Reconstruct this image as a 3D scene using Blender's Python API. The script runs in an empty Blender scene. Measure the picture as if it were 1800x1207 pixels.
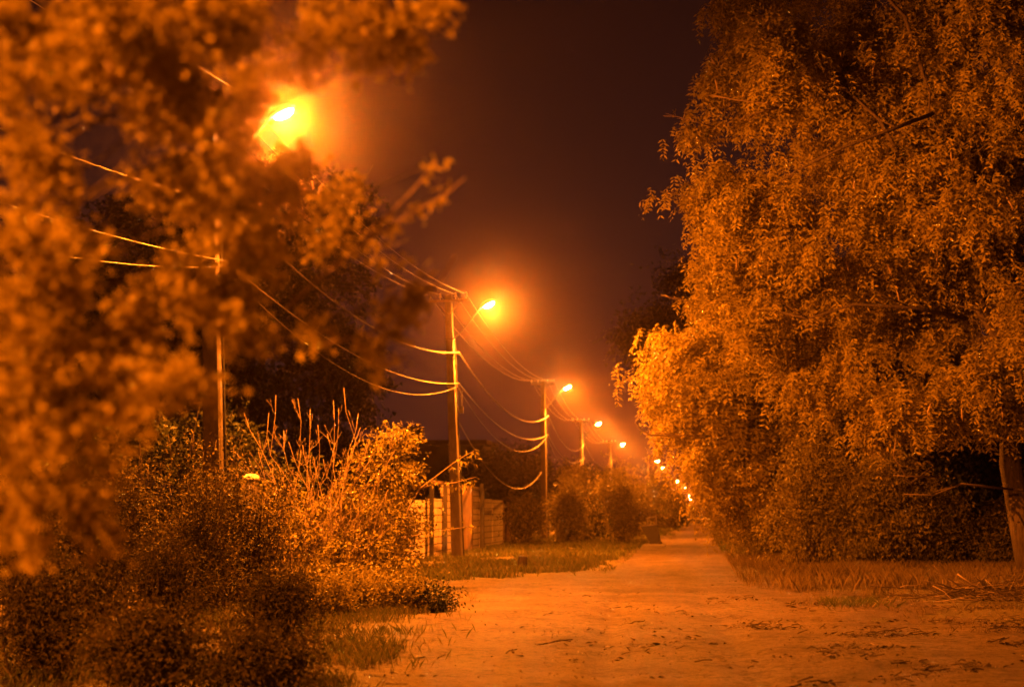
import bpy, math, random
import numpy as np
from mathutils import Vector, Matrix
from mathutils import noise as mnoise

random.seed(7)
RNG = np.random.default_rng(11)
SC = bpy.context.scene
COL = SC.collection
R = math.radians

# ------------------------------------------------------------------ camera
F = 3134.0
CX, CY = 900.0, 603.5
CAMZ = 1.54
PITCH = math.atan((898.0 - CY) / F)
YAW = math.atan((1225.0 - CX) / F * math.cos(PITCH))
cam_d = bpy.data.cameras.new('camera')
cam_d.sensor_width = 36.0
cam_d.lens = F / 1800.0 * 36.0
cam_d.clip_start = 0.05
cam_d.clip_end = 4000.0
cam_d.dof.use_dof = True
cam_d.dof.focus_distance = 27.0
cam_d.dof.aperture_fstop = 1.65
cam_d.dof.aperture_blades = 0
cam = bpy.data.objects.new('camera', cam_d)
COL.objects.link(cam)
cam.location = (0, 0, CAMZ)
cam.rotation_euler = (math.pi / 2 + PITCH, 0, YAW)
SC.camera = cam
CROT = cam.rotation_euler.to_matrix()


def ray(px, py):
    return CROT @ Vector(((px - CX) / F, (CY - py) / F, -1.0))


def P(px, py, y):
    """the point of the place seen at that spot of the photograph, y metres down the road"""
    d = ray(px, py)
    return Vector((0, 0, CAMZ)) + d * (y / d.y)


def G(px, py, z=0.0):
    d = ray(px, py)
    return Vector((0, 0, CAMZ)) + d * ((z - CAMZ) / d.z)


# ------------------------------------------------------------------ object helpers
def tag(o, label=None, cat=None, group=None, kind=None):
    if label: o['label'] = label
    if cat: o['category'] = cat
    if group: o['group'] = group
    if kind: o['kind'] = kind
    return o


def empty(name, loc, rz=0.0):
    o = bpy.data.objects.new(name, None)
    COL.objects.link(o)
    o.location = loc
    o.rotation_euler = (0, 0, rz)
    return o


def copy_tree(o, parent=None):
    c = o.copy()
    COL.objects.link(c)
    if parent is not None:
        c.parent = parent
    for ch in list(o.children):
        copy_tree(ch, c)
    return c


class MB:
    def __init__(s):
        s.v, s.f = [], []

    def add(s, verts, faces):
        b = len(s.v)
        s.v += [tuple(v) for v in verts]
        s.f += [tuple(i + b for i in f) for f in faces]

    def box(s, c, size, rot=None):
        x, y, z = (d / 2 for d in size)
        vs = [Vector(p) for p in ((-x, -y, -z), (x, -y, -z), (x, y, -z), (-x, y, -z), (-x, -y, z), (x, -y, z), (x, y, z), (-x, y, z))]
        if rot is not None: vs = [rot @ v for v in vs]
        c = Vector(c)
        s.add([v + c for v in vs], [(3, 2, 1, 0), (4, 5, 6, 7), (0, 1, 5, 4), (1, 2, 6, 5), (2, 3, 7, 6), (3, 0, 4, 7)])

    def tube(s, pts, rad, n=6, caps=True):
        pts = [Vector(p) for p in pts]
        m = len(pts)
        if not hasattr(rad, '__len__'): rad = [rad] * m
        vs, fs = [], []
        up = None
        for i, p in enumerate(pts):
            t = (pts[min(i + 1, m - 1)] - pts[max(i - 1, 0)])
            if t.length < 1e-9: t = Vector((0, 0, 1))
            t.normalize()
            if up is None:
                up = Vector((1, 0, 0)) if abs(t.x) < 0.8 else Vector((0, 1, 0))
            u = (up - t * up.dot(t))
            if u.length < 1e-6: u = t.orthogonal()
            u.normalize()
            up = u
            w = t.cross(u)
            for k in range(n):
                a = 2 * math.pi * k / n
                vs.append(p + (u * math.cos(a) + w * math.sin(a)) * rad[i])
        for i in range(m - 1):
            for k in range(n):
                a, b = i * n + k, i * n + (k + 1) % n
                fs.append((a, b, b + n, a + n))
        if caps:
            fs.append(tuple(reversed(range(n))))
            fs.append(tuple(range((m - 1) * n, m * n)))
        s.add(vs, fs)

    def lathe(s, prof, c=(0, 0, 0), n=16, sx=1.0, sy=1.0, rot=None):
        c = Vector(c)
        vs, fs = [], []
        m = len(prof)
        for (r, z) in prof:
            for k in range(n):
                a = 2 * math.pi * k / n
                v = Vector((r * math.cos(a) * sx, r * math.sin(a) * sy, z))
                if rot is not None: v = rot @ v
                vs.append(v + c)
        for i in range(m - 1):
            for k in range(n):
                a, b = i * n + k, i * n + (k + 1) % n
                fs.append((a, b, b + n, a + n))
        fs.append(tuple(reversed(range(n))))
        fs.append(tuple(range((m - 1) * n, m * n)))
        s.add(vs, fs)

    def prism(s, poly, y0, y1):
        """profile in x,z carried from y0 to y1"""
        n = len(poly)
        vs = [(x, y0, z) for x, z in poly] + [(x, y1, z) for x, z in poly]
        fs = [tuple(range(n)), tuple(reversed(range(n, 2 * n)))]
        fs += [(i, i + n, (i + 1) % n + n, (i + 1) % n) for i in range(n)]
        s.add(vs, fs)

    def build(s, name, mat, parent=None, smooth=False):
        me = bpy.data.meshes.new(name)
        me.from_pydata(s.v, [], s.f)
        me.update()
        if smooth:
            me.polygons.foreach_set('use_smooth', [True] * len(me.polygons))
        me.materials.append(mat)
        o = bpy.data.objects.new(name, me)
        COL.objects.link(o)
        if parent is not None: o.parent = parent
        return o


def quads_obj(name, V, mat, parent=None, k=4):
    """V: (N*k,3) points, every k of them one face"""
    n = len(V)
    me = bpy.data.meshes.new(name)
    me.vertices.add(n)
    me.vertices.foreach_set('co', np.ascontiguousarray(V, dtype=np.float32).ravel())
    nf = n // k
    me.loops.add(n)
    me.loops.foreach_set('vertex_index', np.arange(n, dtype=np.int32))
    me.polygons.add(nf)
    me.polygons.foreach_set('loop_start', np.arange(0, n, k, dtype=np.int32))
    me.polygons.foreach_set('loop_total', np.full(nf, k, dtype=np.int32))
    me.update(calc_edges=True)
    me.materials.append(mat)
    o = bpy.data.objects.new(name, me)
    COL.objects.link(o)
    if parent is not None: o.parent = parent
    return o


# ------------------------------------------------------------------ materials
def new_mat(name):
    m = bpy.data.materials.new(name)
    m.use_nodes = True
    nt = m.node_tree
    for n in list(nt.nodes): nt.nodes.remove(n)
    out = nt.nodes.new('ShaderNodeOutputMaterial')
    return m, nt, out


def ramp(nt, stops):
    r = nt.nodes.new('ShaderNodeValToRGB')
    e = r.color_ramp.elements
    while len(e) < len(stops): e.new(0.5)
    for i, (p, c) in enumerate(stops):
        e[i].position = p
        e[i].color = (*c, 1)
    return r


def leaf_mat(name, stops, rough=0.45, spec=0.5, trans=0.3, tint=1.0):
    m, nt, out = new_mat(name)
    L = nt.links.new
    geo = nt.nodes.new('ShaderNodeNewGeometry')
    r = ramp(nt, stops)
    L(geo.outputs['Random Per Island'], r.inputs[0])
    p = nt.nodes.new('ShaderNodeBsdfPrincipled')
    p.inputs['Roughness'].default_value = rough
    p.inputs['Specular IOR Level'].default_value = spec
    L(r.outputs[0], p.inputs['Base Color'])
    t = nt.nodes.new('ShaderNodeBsdfTranslucent')
    L(r.outputs[0], t.inputs['Color'])
    mx = nt.nodes.new('ShaderNodeMixShader')
    mx.inputs[0].default_value = trans
    L(p.outputs[0], mx.inputs[1])
    L(t.outputs[0], mx.inputs[2])
    L(mx.outputs[0], out.inputs[0])
    return m


def noise_mat(name, stops, scale=4.0, detail=6.0, rough=0.85, spec=0.3, bump=0.3, bscale=None, stretch=(1, 1, 1), dist=0.02):
    m, nt, out = new_mat(name)
    L = nt.links.new
    tc = nt.nodes.new('ShaderNodeTexCoord')
    mp = nt.nodes.new('ShaderNodeMapping')
    mp.inputs['Scale'].default_value = stretch
    L(tc.outputs['Object'], mp.inputs[0])
    n = nt.nodes.new('ShaderNodeTexNoise')
    n.inputs['Scale'].default_value = scale
    n.inputs['Detail'].default_value = detail
    n.inputs['Roughness'].default_value = 0.65
    L(mp.outputs[0], n.inputs[0])
    r = ramp(nt, stops)
    L(n.outputs[0], r.inputs[0])
    p = nt.nodes.new('ShaderNodeBsdfPrincipled')
    p.inputs['Roughness'].default_value = rough
    p.inputs['Specular IOR Level'].default_value = spec
    L(r.outputs[0], p.inputs['Base Color'])
    if bump:
        n2 = nt.nodes.new('ShaderNodeTexNoise')
        n2.inputs['Scale'].default_value = bscale or scale * 4
        n2.inputs['Detail'].default_value = 5
        L(mp.outputs[0], n2.inputs[0])
        b = nt.nodes.new('ShaderNodeBump')
        b.inputs['Strength'].default_value = bump
        b.inputs['Distance'].default_value = dist
        L(n2.outputs[0], b.inputs['Height'])
        L(b.outputs[0], p.inputs['Normal'])
    L(p.outputs[0], out.inputs[0])
    return m


M_LOCUST = leaf_mat('locust_leaf', [(0, (0.19, 0.16, 0.028)), (0.6, (0.29, 0.24, 0.038)), (1, (0.37, 0.29, 0.055))], rough=0.65, spec=0.15, trans=0.42)
M_NEAR = leaf_mat('broad_leaf', [(0, (0.24, 0.19, 0.022)), (0.6, (0.34, 0.28, 0.035)), (1, (0.44, 0.35, 0.05))], rough=0.6, spec=0.2, trans=0.45)
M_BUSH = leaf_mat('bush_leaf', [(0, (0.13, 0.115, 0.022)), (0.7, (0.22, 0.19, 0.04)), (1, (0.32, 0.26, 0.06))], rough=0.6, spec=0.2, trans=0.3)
M_DARK = leaf_mat('dark_leaf', [(0, (0.045, 0.042, 0.010)), (0.75, (0.085, 0.072, 0.018)), (1, (0.14, 0.108, 0.03))], rough=0.7, spec=0.05, trans=0.12)  # darker leaf copy; shade of the undergrowth is put into its colour
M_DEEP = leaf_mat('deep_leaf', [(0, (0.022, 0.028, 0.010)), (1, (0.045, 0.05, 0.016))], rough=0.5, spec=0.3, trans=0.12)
M_GRASS = leaf_mat('grass_blade', [(0, (0.07, 0.085, 0.02)), (0.6, (0.11, 0.12, 0.03)), (1, (0.20, 0.16, 0.06))], rough=0.5, spec=0.3, trans=0.25)
M_DRY = leaf_mat('dry_grass_blade', [(0, (0.08, 0.065, 0.025)), (1, (0.17, 0.125, 0.05))], rough=0.6, spec=0.2, trans=0.2)
M_LITTER = leaf_mat('litter_bit', [(0, (0.03, 0.021, 0.013)), (0.5, (0.06, 0.042, 0.026)), (0.93, (0.12, 0.085, 0.05)), (1, (0.40, 0.33, 0.24))], rough=0.7, spec=0.2, trans=0.0)
M_BARK = noise_mat('bark', [(0.3, (0.04, 0.03, 0.02)), (0.7, (0.12, 0.09, 0.065))], scale=5, stretch=(3, 3, 0.6), bump=0.9, bscale=14, dist=0.03)
M_TWIG = noise_mat('pale_twig', [(0.3, (0.15, 0.11, 0.075)), (0.7, (0.30, 0.23, 0.16))], scale=9, bump=0.2)
M_POD = noise_mat('pod', [(0.3, (0.14, 0.09, 0.05)), (0.7, (0.36, 0.26, 0.15))], scale=6, bump=0.2, rough=0.4, spec=0.6)
M_CONC = noise_mat('pole_concrete', [(0.3, (0.075, 0.06, 0.048)), (0.7, (0.15, 0.125, 0.10))], scale=3.5, stretch=(1.5, 1.5, 0.5), bump=0.35, bscale=30)
M_METAL = noise_mat('dull_metal', [(0.3, (0.04, 0.036, 0.032)), (0.7, (0.08, 0.072, 0.065))], scale=8, rough=0.5, spec=0.5, bump=0.1)
M_CABLE = noise_mat('cable_sheath', [(0.3, (0.07, 0.06, 0.05)), (0.7, (0.12, 0.105, 0.09))], scale=4, rough=0.55, spec=0.3, bump=0.0)
M_WIRE = noise_mat('bare_wire', [(0.3, (0.12, 0.10, 0.08)), (0.7, (0.2, 0.17, 0.14))], scale=4, rough=0.5, spec=0.5, bump=0.0)
M_CERAMIC = noise_mat('insulator_ceramic', [(0.3, (0.45, 0.40, 0.34)), (0.7, (0.6, 0.55, 0.48))], scale=6, rough=0.25, spec=0.6, bump=0.0)
M_WOOD = noise_mat('old_wood', [(0.3, (0.09, 0.06, 0.035)), (0.7, (0.22, 0.15, 0.09))], scale=3, stretch=(4, 4, 0.7), bump=0.6, bscale=18)
M_RUST = noise_mat('dark_steel', [(0.3, (0.02, 0.016, 0.013)), (0.6, (0.035, 0.028, 0.022)), (0.8, (0.09, 0.05, 0.03))], scale=5, rough=0.55, spec=0.4, bump=0.2)
M_RIM = noise_mat('worn_steel_rim', [(0.3, (0.2, 0.17, 0.14)), (0.7, (0.35, 0.3, 0.26))], scale=9, rough=0.45, bump=0.1)
M_RUBBER = noise_mat('rubber', [(0.3, (0.015, 0.015, 0.015)), (0.7, (0.03, 0.03, 0.03))], scale=9, rough=0.8, bump=0.1)
M_ROCK = noise_mat('stone', [(0.3, (0.12, 0.09, 0.07)), (0.7, (0.28, 0.22, 0.17))], scale=6, bump=0.6)
M_PLASTER = noise_mat('house_plaster', [(0.3, (0.05, 0.042, 0.035)), (0.7, (0.08, 0.07, 0.06))], scale=1.2, bump=0.2)
M_ROOF = noise_mat('roof_sheet', [(0.3, (0.03, 0.025, 0.02)), (0.7, (0.06, 0.05, 0.04))], scale=3, bump=0.3)
M_DARKGLASS = noise_mat('dark_glass', [(0.3, (0.01, 0.01, 0.012)), (0.7, (0.02, 0.02, 0.024))], scale=3, rough=0.08, spec=0.8, bump=0.0)
M_CAP = noise_mat('pale_cement', [(0.3, (0.45, 0.40, 0.34)), (0.7, (0.62, 0.56, 0.48))], scale=7, bump=0.2)
M_CARPAINT = noise_mat('car_paint', [(0.3, (0.03, 0.035, 0.05)), (0.7, (0.045, 0.05, 0.07))], scale=3, rough=0.25, spec=0.6, bump=0.0)
M_CARTOP = noise_mat('car_roof_paint', [(0.3, (0.12, 0.115, 0.11)), (0.7, (0.16, 0.15, 0.14))], scale=3, rough=0.3, spec=0.6, bump=0.0)


def emit_mat(name, col, strength):
    m, nt, out = new_mat(name)
    e = nt.nodes.new('ShaderNodeEmission')
    e.inputs[0].default_value = (*col, 1)
    e.inputs[1].default_value = strength
    nt.links.new(e.outputs[0], out.inputs[0])
    m.cycles.emission_sampling = 'NONE'
    return m


SODIUM = (1.0, 0.20, 0.008)
M_LAMP = emit_mat('sodium_lens', (1.0, 0.50, 0.16), 1500.0)


def block_mat():
    m, nt, out = new_mat('block_courses')
    L = nt.links.new
    tc = nt.nodes.new('ShaderNodeTexCoord')
    mp = nt.nodes.new('ShaderNodeMapping')
    mp.inputs['Rotation'].default_value = (R(90), 0, R(90))
    sep = nt.nodes.new('ShaderNodeSeparateXYZ')
    cmb = nt.nodes.new('ShaderNodeCombineXYZ')
    L(tc.outputs['Object'], sep.inputs[0])
    ns = nt.nodes.new('ShaderNodeTexNoise')
    ns.inputs['Scale'].default_value = 3.0
    L(tc.outputs['Object'], ns.inputs[0])
    ad = nt.nodes.new('ShaderNodeMath'); ad.operation = 'MULTIPLY_ADD'
    L(ns.outputs[0], ad.inputs[0]); ad.inputs[1].default_value = 0.06
    L(sep.outputs['Z'], ad.inputs[2])
    L(sep.outputs['Y'], cmb.inputs[0]); L(ad.outputs[0], cmb.inputs[1])
    b = nt.nodes.new('ShaderNodeTexBrick')
    b.inputs['Scale'].default_value = 1.0
    b.inputs['Mortar Size'].default_value = 0.018
    b.inputs['Mortar Smooth'].default_value = 0.3
    b.inputs['Brick Width'].default_value = 2.4
    b.inputs['Row Height'].default_value = 0.24
    b.inputs['Color1'].default_value = (0.50, 0.42, 0.33, 1)
    b.inputs['Color2'].default_value = (0.40, 0.33, 0.26, 1)
    b.inputs['Mortar'].default_value = (0.03, 0.025, 0.02, 1)
    L(cmb.outputs[0], b.inputs[0])
    p = nt.nodes.new('ShaderNodeBsdfPrincipled')
    p.inputs['Roughness'].default_value = 0.97
    mixc = nt.nodes.new('ShaderNodeMixRGB'); mixc.blend_type = 'MULTIPLY'; mixc.inputs[0].default_value = 0.6
    n2 = nt.nodes.new('ShaderNodeTexNoise'); n2.inputs['Scale'].default_value = 2.2; n2.inputs['Detail'].default_value = 8
    L(tc.outputs['Object'], n2.inputs[0])
    L(b.outputs[0], mixc.inputs[1]); L(n2.outputs[1], mixc.inputs[2])
    rr = ramp(nt, [(0.3, (0.45, 0.42, 0.38)), (0.7, (1, 1, 1))]); L(n2.outputs[0], rr.inputs[0]); L(rr.outputs[0], mixc.inputs[2])
    L(mixc.outputs[0], p.inputs['Base Color'])
    bp = nt.nodes.new('ShaderNodeBump'); bp.inputs['Strength'].default_value = 0.8; bp.inputs['Distance'].default_value = 0.02
    inv = nt.nodes.new('ShaderNodeMath'); inv.operation = 'SUBTRACT'; inv.inputs[0].default_value = 1.0
    L(b.outputs['Fac'], inv.inputs[1]); L(inv.outputs[0], bp.inputs['Height'])
    L(bp.outputs[0], p.inputs['Normal'])
    L(p.outputs[0], out.inputs[0])
    return m


M_BLOCK = block_mat()


def ground_mat(name, stops, patch, patch_amt, grain=0.5):
    m, nt, out = new_mat(name)
    L = nt.links.new
    tc = nt.nodes.new('ShaderNodeTexCoord')
    def nz(scale, detail, rough=0.6):
        n = nt.nodes.new('ShaderNodeTexNoise')
        n.inputs['Scale'].default_value = scale
        n.inputs['Detail'].default_value = detail
        n.inputs['Roughness'].default_value = rough
        L(tc.outputs['Object'], n.inputs[0])
        return n
    a = nz(0.55, 8)
    r = ramp(nt, stops)
    L(a.outputs[0], r.inputs[0])
    b = nz(7.0, 6, 0.7)
    rb = ramp(nt, [(0.48, (0, 0, 0)), (0.60, (1, 1, 1))])
    L(b.outputs[0], rb.inputs[0])
    c = nz(0.9, 3)
    rc = ramp(nt, [(0.38, (0, 0, 0)), (0.56, (1, 1, 1))])
    L(c.outputs[0], rc.inputs[0])
    mul = nt.nodes.new('ShaderNodeMath'); mul.operation = 'MULTIPLY'
    L(rb.outputs[0], mul.inputs[0]); L(rc.outputs[0], mul.inputs[1])
    mul2 = nt.nodes.new('ShaderNodeMath'); mul2.operation = 'MULTIPLY'; mul2.inputs[1].default_value = patch_amt
    L(mul.outputs[0], mul2.inputs[0])
    mx = nt.nodes.new('ShaderNodeMixRGB')
    L(mul2.outputs[0], mx.inputs[0]); L(r.outputs[0], mx.inputs[1]); mx.inputs[2].default_value = (*patch, 1)
    g = nz(45.0, 4, 0.7)
    rg = ramp(nt, [(0.3, (1 - grain,) * 3), (0.62, (1, 1, 1))])
    L(g.outputs[0], rg.inputs[0])
    mg = nt.nodes.new('ShaderNodeMixRGB'); mg.blend_type = 'MULTIPLY'; mg.inputs[0].default_value = 1.0
    L(mx.outputs[0], mg.inputs[1]); L(rg.outputs[0], mg.inputs[2])
    sp = nz(13.0, 3, 0.55)
    rs = ramp(nt, [(0.57, (1, 1, 1)), (0.66, (0.35, 0.32, 0.30))])
    L(sp.outputs[0], rs.inputs[0])
    ms = nt.nodes.new('ShaderNodeMixRGB'); ms.blend_type = 'MULTIPLY'; ms.inputs[0].default_value = 0.85
    L(mg.outputs[0], ms.inputs[1]); L(rs.outputs[0], ms.inputs[2])
    p = nt.nodes.new('ShaderNodeBsdfPrincipled')
    p.inputs['Roughness'].default_value = 0.85
    p.inputs['Specular IOR Level'].default_value = 0.25
    L(ms.outputs[0], p.inputs['Base Color'])
    bm = nt.nodes.new('ShaderNodeBump'); bm.inputs['Strength'].default_value = 0.8; bm.inputs['Distance'].default_value = 0.05
    n3 = nz(16.0, 8, 0.7)
    L(n3.outputs[0], bm.inputs['Height'])
    L(bm.outputs[0], p.inputs['Normal'])
    L(p.outputs[0], out.inputs[0])
    return m


M_ROAD = ground_mat('packed_dirt', [(0.3, (0.082, 0.055, 0.034)), (0.48, (0.145, 0.102, 0.066)), (0.62, (0.185, 0.136, 0.09))], (0.04, 0.028, 0.02), 0.9, 0.6)
M_SOIL = ground_mat('verge_soil', [(0.3, (0.10, 0.085, 0.04)), (0.7, (0.20, 0.16, 0.085))], (0.06, 0.05, 0.025), 0.8, 0.5)

# ------------------------------------------------------------------ ground
def hgt(x, y):
    return relief(x, y) + ruts(x, y)


def ruts(x, y):
    if x < -6 or x > 4 or y < 4: return 0.0
    xc = interp(y, RUT)
    wv = 0.12 * mnoise.noise(Vector((0, y * 0.12, 71)))
    k = 0.55 + 0.9 * mnoise.noise(Vector((1.5, y * 0.1, 73)))
    return -0.045 * max(0, k) * sum(math.exp(-((x - xc - wv - o) / 0.2) ** 2) for o in (-0.75, 0.75))


def relief(x, y):
    n = mnoise.noise(Vector((x * 0.25, y * 0.25, 0))) * 0.07
    n += mnoise.noise(Vector((x * 0.9, y * 0.7, 3))) * 0.030
    if y < 70:
        n += mnoise.noise(Vector((x * 3.1, y * 2.4, 7))) * 0.022
        n += mnoise.noise(Vector((x * 8.0, y * 6.0, 9))) * 0.011
    else:
        n += mnoise.noise(Vector((0.12 * x, y * 0.19, 5))) * 0.11  # far swells added so grazing lamplight draws stripes like tree shadows
    return n


def interp(y, tab):
    for (a, va), (b, vb) in zip(tab, tab[1:]):
        if a <= y <= b:
            t = (y - a) / (b - a)
            return va + (vb - va) * t
    return tab[-1][1] if y > tab[-1][0] else tab[0][1]


RUT = [(0, 0.2), (15, -0.1), (30, -0.6), (45, -0.9), (72, -0.7), (160, -0.2), (700, 0)]
ROAD_L = [(-30, -3.2), (14, -3.1), (16, -3.1), (19.5, -3.3), (24.5, -3.7), (32, -4.6), (36, -5.6), (39, -6.0), (41, -5.0), (44, -3.2), (50, -2.7), (72, -2.5), (160, -1.7), (330, -1.5), (700, -1.5)]
ROAD_R = [(-30, 5.0), (14, 5.2), (20, 5.0), (25, 4.6), (30, 3.8), (36, 2.8), (42, 1.6), (50, 1.05), (72, 1.15), (160, 1.35), (330, 1.6), (700, 1.6)]


def in_road(x, y):
    w = 0.42 if y < 60 else 0.3
    e = mnoise.noise(Vector((x * 0.6, y * 0.35, 20))) * 2.2 * w + mnoise.noise(Vector((x * 2.5, y * 1.7, 22))) * w
    return interp(y, ROAD_L) + e < x < interp(y, ROAD_R) - e * (2.0 if y < 45 else 1.0)


xs = np.concatenate([np.linspace(-260, -30, 24), np.linspace(-28, -9, 39), np.arange(-8.8, 8.9, 0.11), np.linspace(9.2, 28, 39), np.linspace(30, 260, 24)])
ys = np.concatenate([np.linspace(-60, 6, 34), np.arange(7, 48, 0.14), np.linspace(48.3, 130, 240), np.linspace(131, 330, 200), np.linspace(335, 700, 60)])
gv, gf, rf = [], [], []
nx = len(xs)
for y in ys:
    for x in xs:
        gv.append((float(x), float(y), hgt(x, y)))
for j in range(len(ys) - 1):
    yc = (ys[j] + ys[j + 1]) / 2
    l, r_ = interp(yc, ROAD_L) - 1.5, interp(yc, ROAD_R) + 1.5
    for i in range(nx - 1):
        a = j * nx + i
        q = (a, a + 1, a + 1 + nx, a + nx)
        gf.append(q)
        xc = (xs[i] + xs[i + 1]) / 2
        if l < xc < r_ and in_road(xc, yc): rf.append(q)


def sheet(name, verts, faces, mat, dz=0.0):
    used = sorted({i for f in faces for i in f})
    idx = {k: n for n, k in enumerate(used)}
    me = bpy.data.meshes.new(name)
    me.from_pydata([(verts[k][0], verts[k][1], verts[k][2] + dz) for k in used], [], [tuple(idx[i] for i in f) for f in faces])
    me.polygons.foreach_set('use_smooth', [True] * len(me.polygons))
    me.materials.append(mat)
    o = bpy.data.objects.new(name, me)
    COL.objects.link(o)
    return tag(o, kind='structure')


sheet('ground', gv, gf, M_SOIL)
sheet('dirt_road', gv, rf, M_ROAD, 0.006)


# ------------------------------------------------------------------ foliage helpers
def nrm(a):
    return a / np.maximum(np.linalg.norm(a, axis=1, keepdims=True), 1e-9)


def leaves(tips, dirs, per, length, width, droop=0.3, spread=0.1, follow=0.5, lv=0.35):
    """kite shaped leaves, `per` of them round every tip"""
    N = len(tips) * per
    b = np.repeat(tips, per, 0) + RNG.normal(0, spread, (N, 3))
    d = np.repeat(dirs, per, 0) * follow + RNG.normal(0, 0.5, (N, 3))
    d[:, 2] -= droop
    d = nrm(d)
    s = nrm(np.cross(d, RNG.normal(0, 1, (N, 3))))
    n = np.cross(d, s)
    Ls = length * (1 + RNG.uniform(-lv, lv, (N, 1)))
    W = width * (1 + RNG.uniform(-lv, lv, (N, 1))) * 0.5
    m = b + d * Ls * 0.42 + n * Ls * 0.05
    V = np.empty((N, 4, 3))
    V[:, 0] = b
    V[:, 1] = m + s * W
    V[:, 2] = b + d * Ls - n * Ls * 0.08
    V[:, 3] = m - s * W
    return V.reshape(-1, 3)


def fronds(tips, dirs, per, length, pairs, ll, lw, droop=0.8, spread=0.12):
    """compound leaves: a drooping arc from every tip, with leaflets down both sides"""
    N = len(tips) * per
    b = np.repeat(tips, per, 0) + RNG.normal(0, spread, (N, 3))
    d = np.repeat(dirs, per, 0) * 0.55 + RNG.normal(0, 0.55, (N, 3)); d = nrm(d)
    L = length * RNG.uniform(0.6, 1.25, (N, 1))
    side = np.cross(d, np.array([0, 0, 1.0])) + RNG.normal(0, 0.25, (N, 3)); side = nrm(side)
    out = []
    dn = np.array([0, 0, -1.0])
    for i in range(pairs):
        t = (i + 0.6) / pairs
        p = b + d * L * t * (1 - 0.35 * t) + dn * L * droop * t * t
        tg = nrm(d * (1 - 0.7 * t) + dn * droop * 2 * t)
        for sg in (-1, 1):
            ax = nrm(side * sg + tg * 0.45 + dn * 0.35 + RNG.normal(0, 0.22, (N, 3)))
            wd = nrm(np.cross(ax, np.cross(side, tg) + RNG.normal(0, 0.3, (N, 3))))
            l = ll * RNG.uniform(0.7, 1.2, (N, 1))
            V = np.empty((N, 4, 3))
            V[:, 0] = p
            V[:, 1] = p + ax * l * 0.5 + wd * lw * 0.5
            V[:, 2] = p + ax * l
            V[:, 3] = p + ax * l * 0.5 - wd * lw * 0.5
            out.append(V)
    return np.concatenate(out).reshape(-1, 3)


def blob_tips(blobs, n_clumps, per_clump, sig, inner=0.55, flat_bottom=None, sup=0, ssig=0.5):
    """clumps spread through ellipsoids, then tips round every clump"""
    vol = np.array([b[3] * b[4] * b[5] for b in blobs]) ** 0.75
    cnt = np.maximum(1, (vol / vol.sum() * n_clumps).astype(int))
    C, D = [], []
    for b, c in zip(blobs, cnt):
        nc = c
        if sup: c = max(2, c // sup)
        u = nrm(RNG.normal(0, 1, (c, 3)))
        rad = inner + (1.06 - inner) * RNG.uniform(0, 1, (c, 1)) ** 0.6
        rr = np.array(b[3:6])
        cc = np.array(b[0:3]) + u * rad * rr
        if sup:       # boughs: several clumps gathered round each, hanging a little below it
            pick = RNG.integers(0, c, nc)
            off = RNG.normal(0, 1, (nc, 3)) * ssig * np.array([1.0, 0.8, 0.55])
            off[:, 2] -= 0.35 * np.abs(off[:, 0]) + 0.1
            cc = cc[pick] + off
            u = nrm(u[pick] * 0.7 + nrm(off) * 0.6)
        C.append(cc)
        D.append(u)
    C, D = np.concatenate(C), np.concatenate(D)
    k = RNG.integers(max(1, per_clump // 2), per_clump * 3 // 2 + 1, len(C))
    T = np.repeat(C, k, 0)
    sg = np.repeat(sig * RNG.uniform(0.5, 1.5, (len(C), 1)), k, 0)
    T = T + RNG.normal(0, 1, T.shape) * sg * np.array([1, 1, 0.62])
    Dr = np.repeat(D, k, 0)
    keep = T[:, 2] > (flat_bottom if flat_bottom is not None else 0.02)
    return T[keep], Dr[keep], C, D


def wob(p0, p1, n, amp, sag=0.0):
    p0, p1 = Vector(p0), Vector(p1)
    L = (p1 - p0).length
    out = []
    o = Vector((random.uniform(0, 50), random.uniform(0, 50), random.uniform(0, 50)))
    for i in range(n + 1):
        t = i / n
        w = math.sin(math.pi * min(1, t * 1.0)) if i < n else 0.25
        v = mnoise.noise_vector(o + Vector((t * 3, 0, 0))) * amp * L * (w if i else 0)
        out.append(p0.lerp(p1, t) + v - Vector((0, 0, sag * L * (4 * t * (1 - t)))))
    return out


def taper(r0, r1, n):
    return [r0 + (r1 - r0) * (i / n) for i in range(n + 1)]


def tree_trunk(mb, base, top, r0, r1, targets, fork=0.45, n=8, amp=0.05):
    """one trunk with limbs that fork off it towards the clumps"""
    main = wob(base, top, 9, amp)
    rr = taper(r0, r1, 9)
    rr[0] *= 1.35
    mb.tube(main, rr, n)
    for tg in targets:
        t = fork + random.uniform(0, 1 - fork) * 0.8
        k = min(8, int(t * 9))
        st = main[k]
        ln = wob(st, tg, 6, 0.10, -0.05)
        mb.tube(ln, taper(max(rr[k] * 0.55, 0.03), 0.02, 6), 5)
        for q in (2, 3, 4, 5):
            if random.random() < 0.8:
                d = Vector(tg) - Vector(st)
                e = ln[q] + Vector((random.gauss(0, .25), random.gauss(0, .25), random.gauss(0.05, .22))) * d.length * 0.7
                mb.tube(wob(ln[q], e, 4, 0.12), taper(0.028, 0.008, 4), 4, caps=False)


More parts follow.
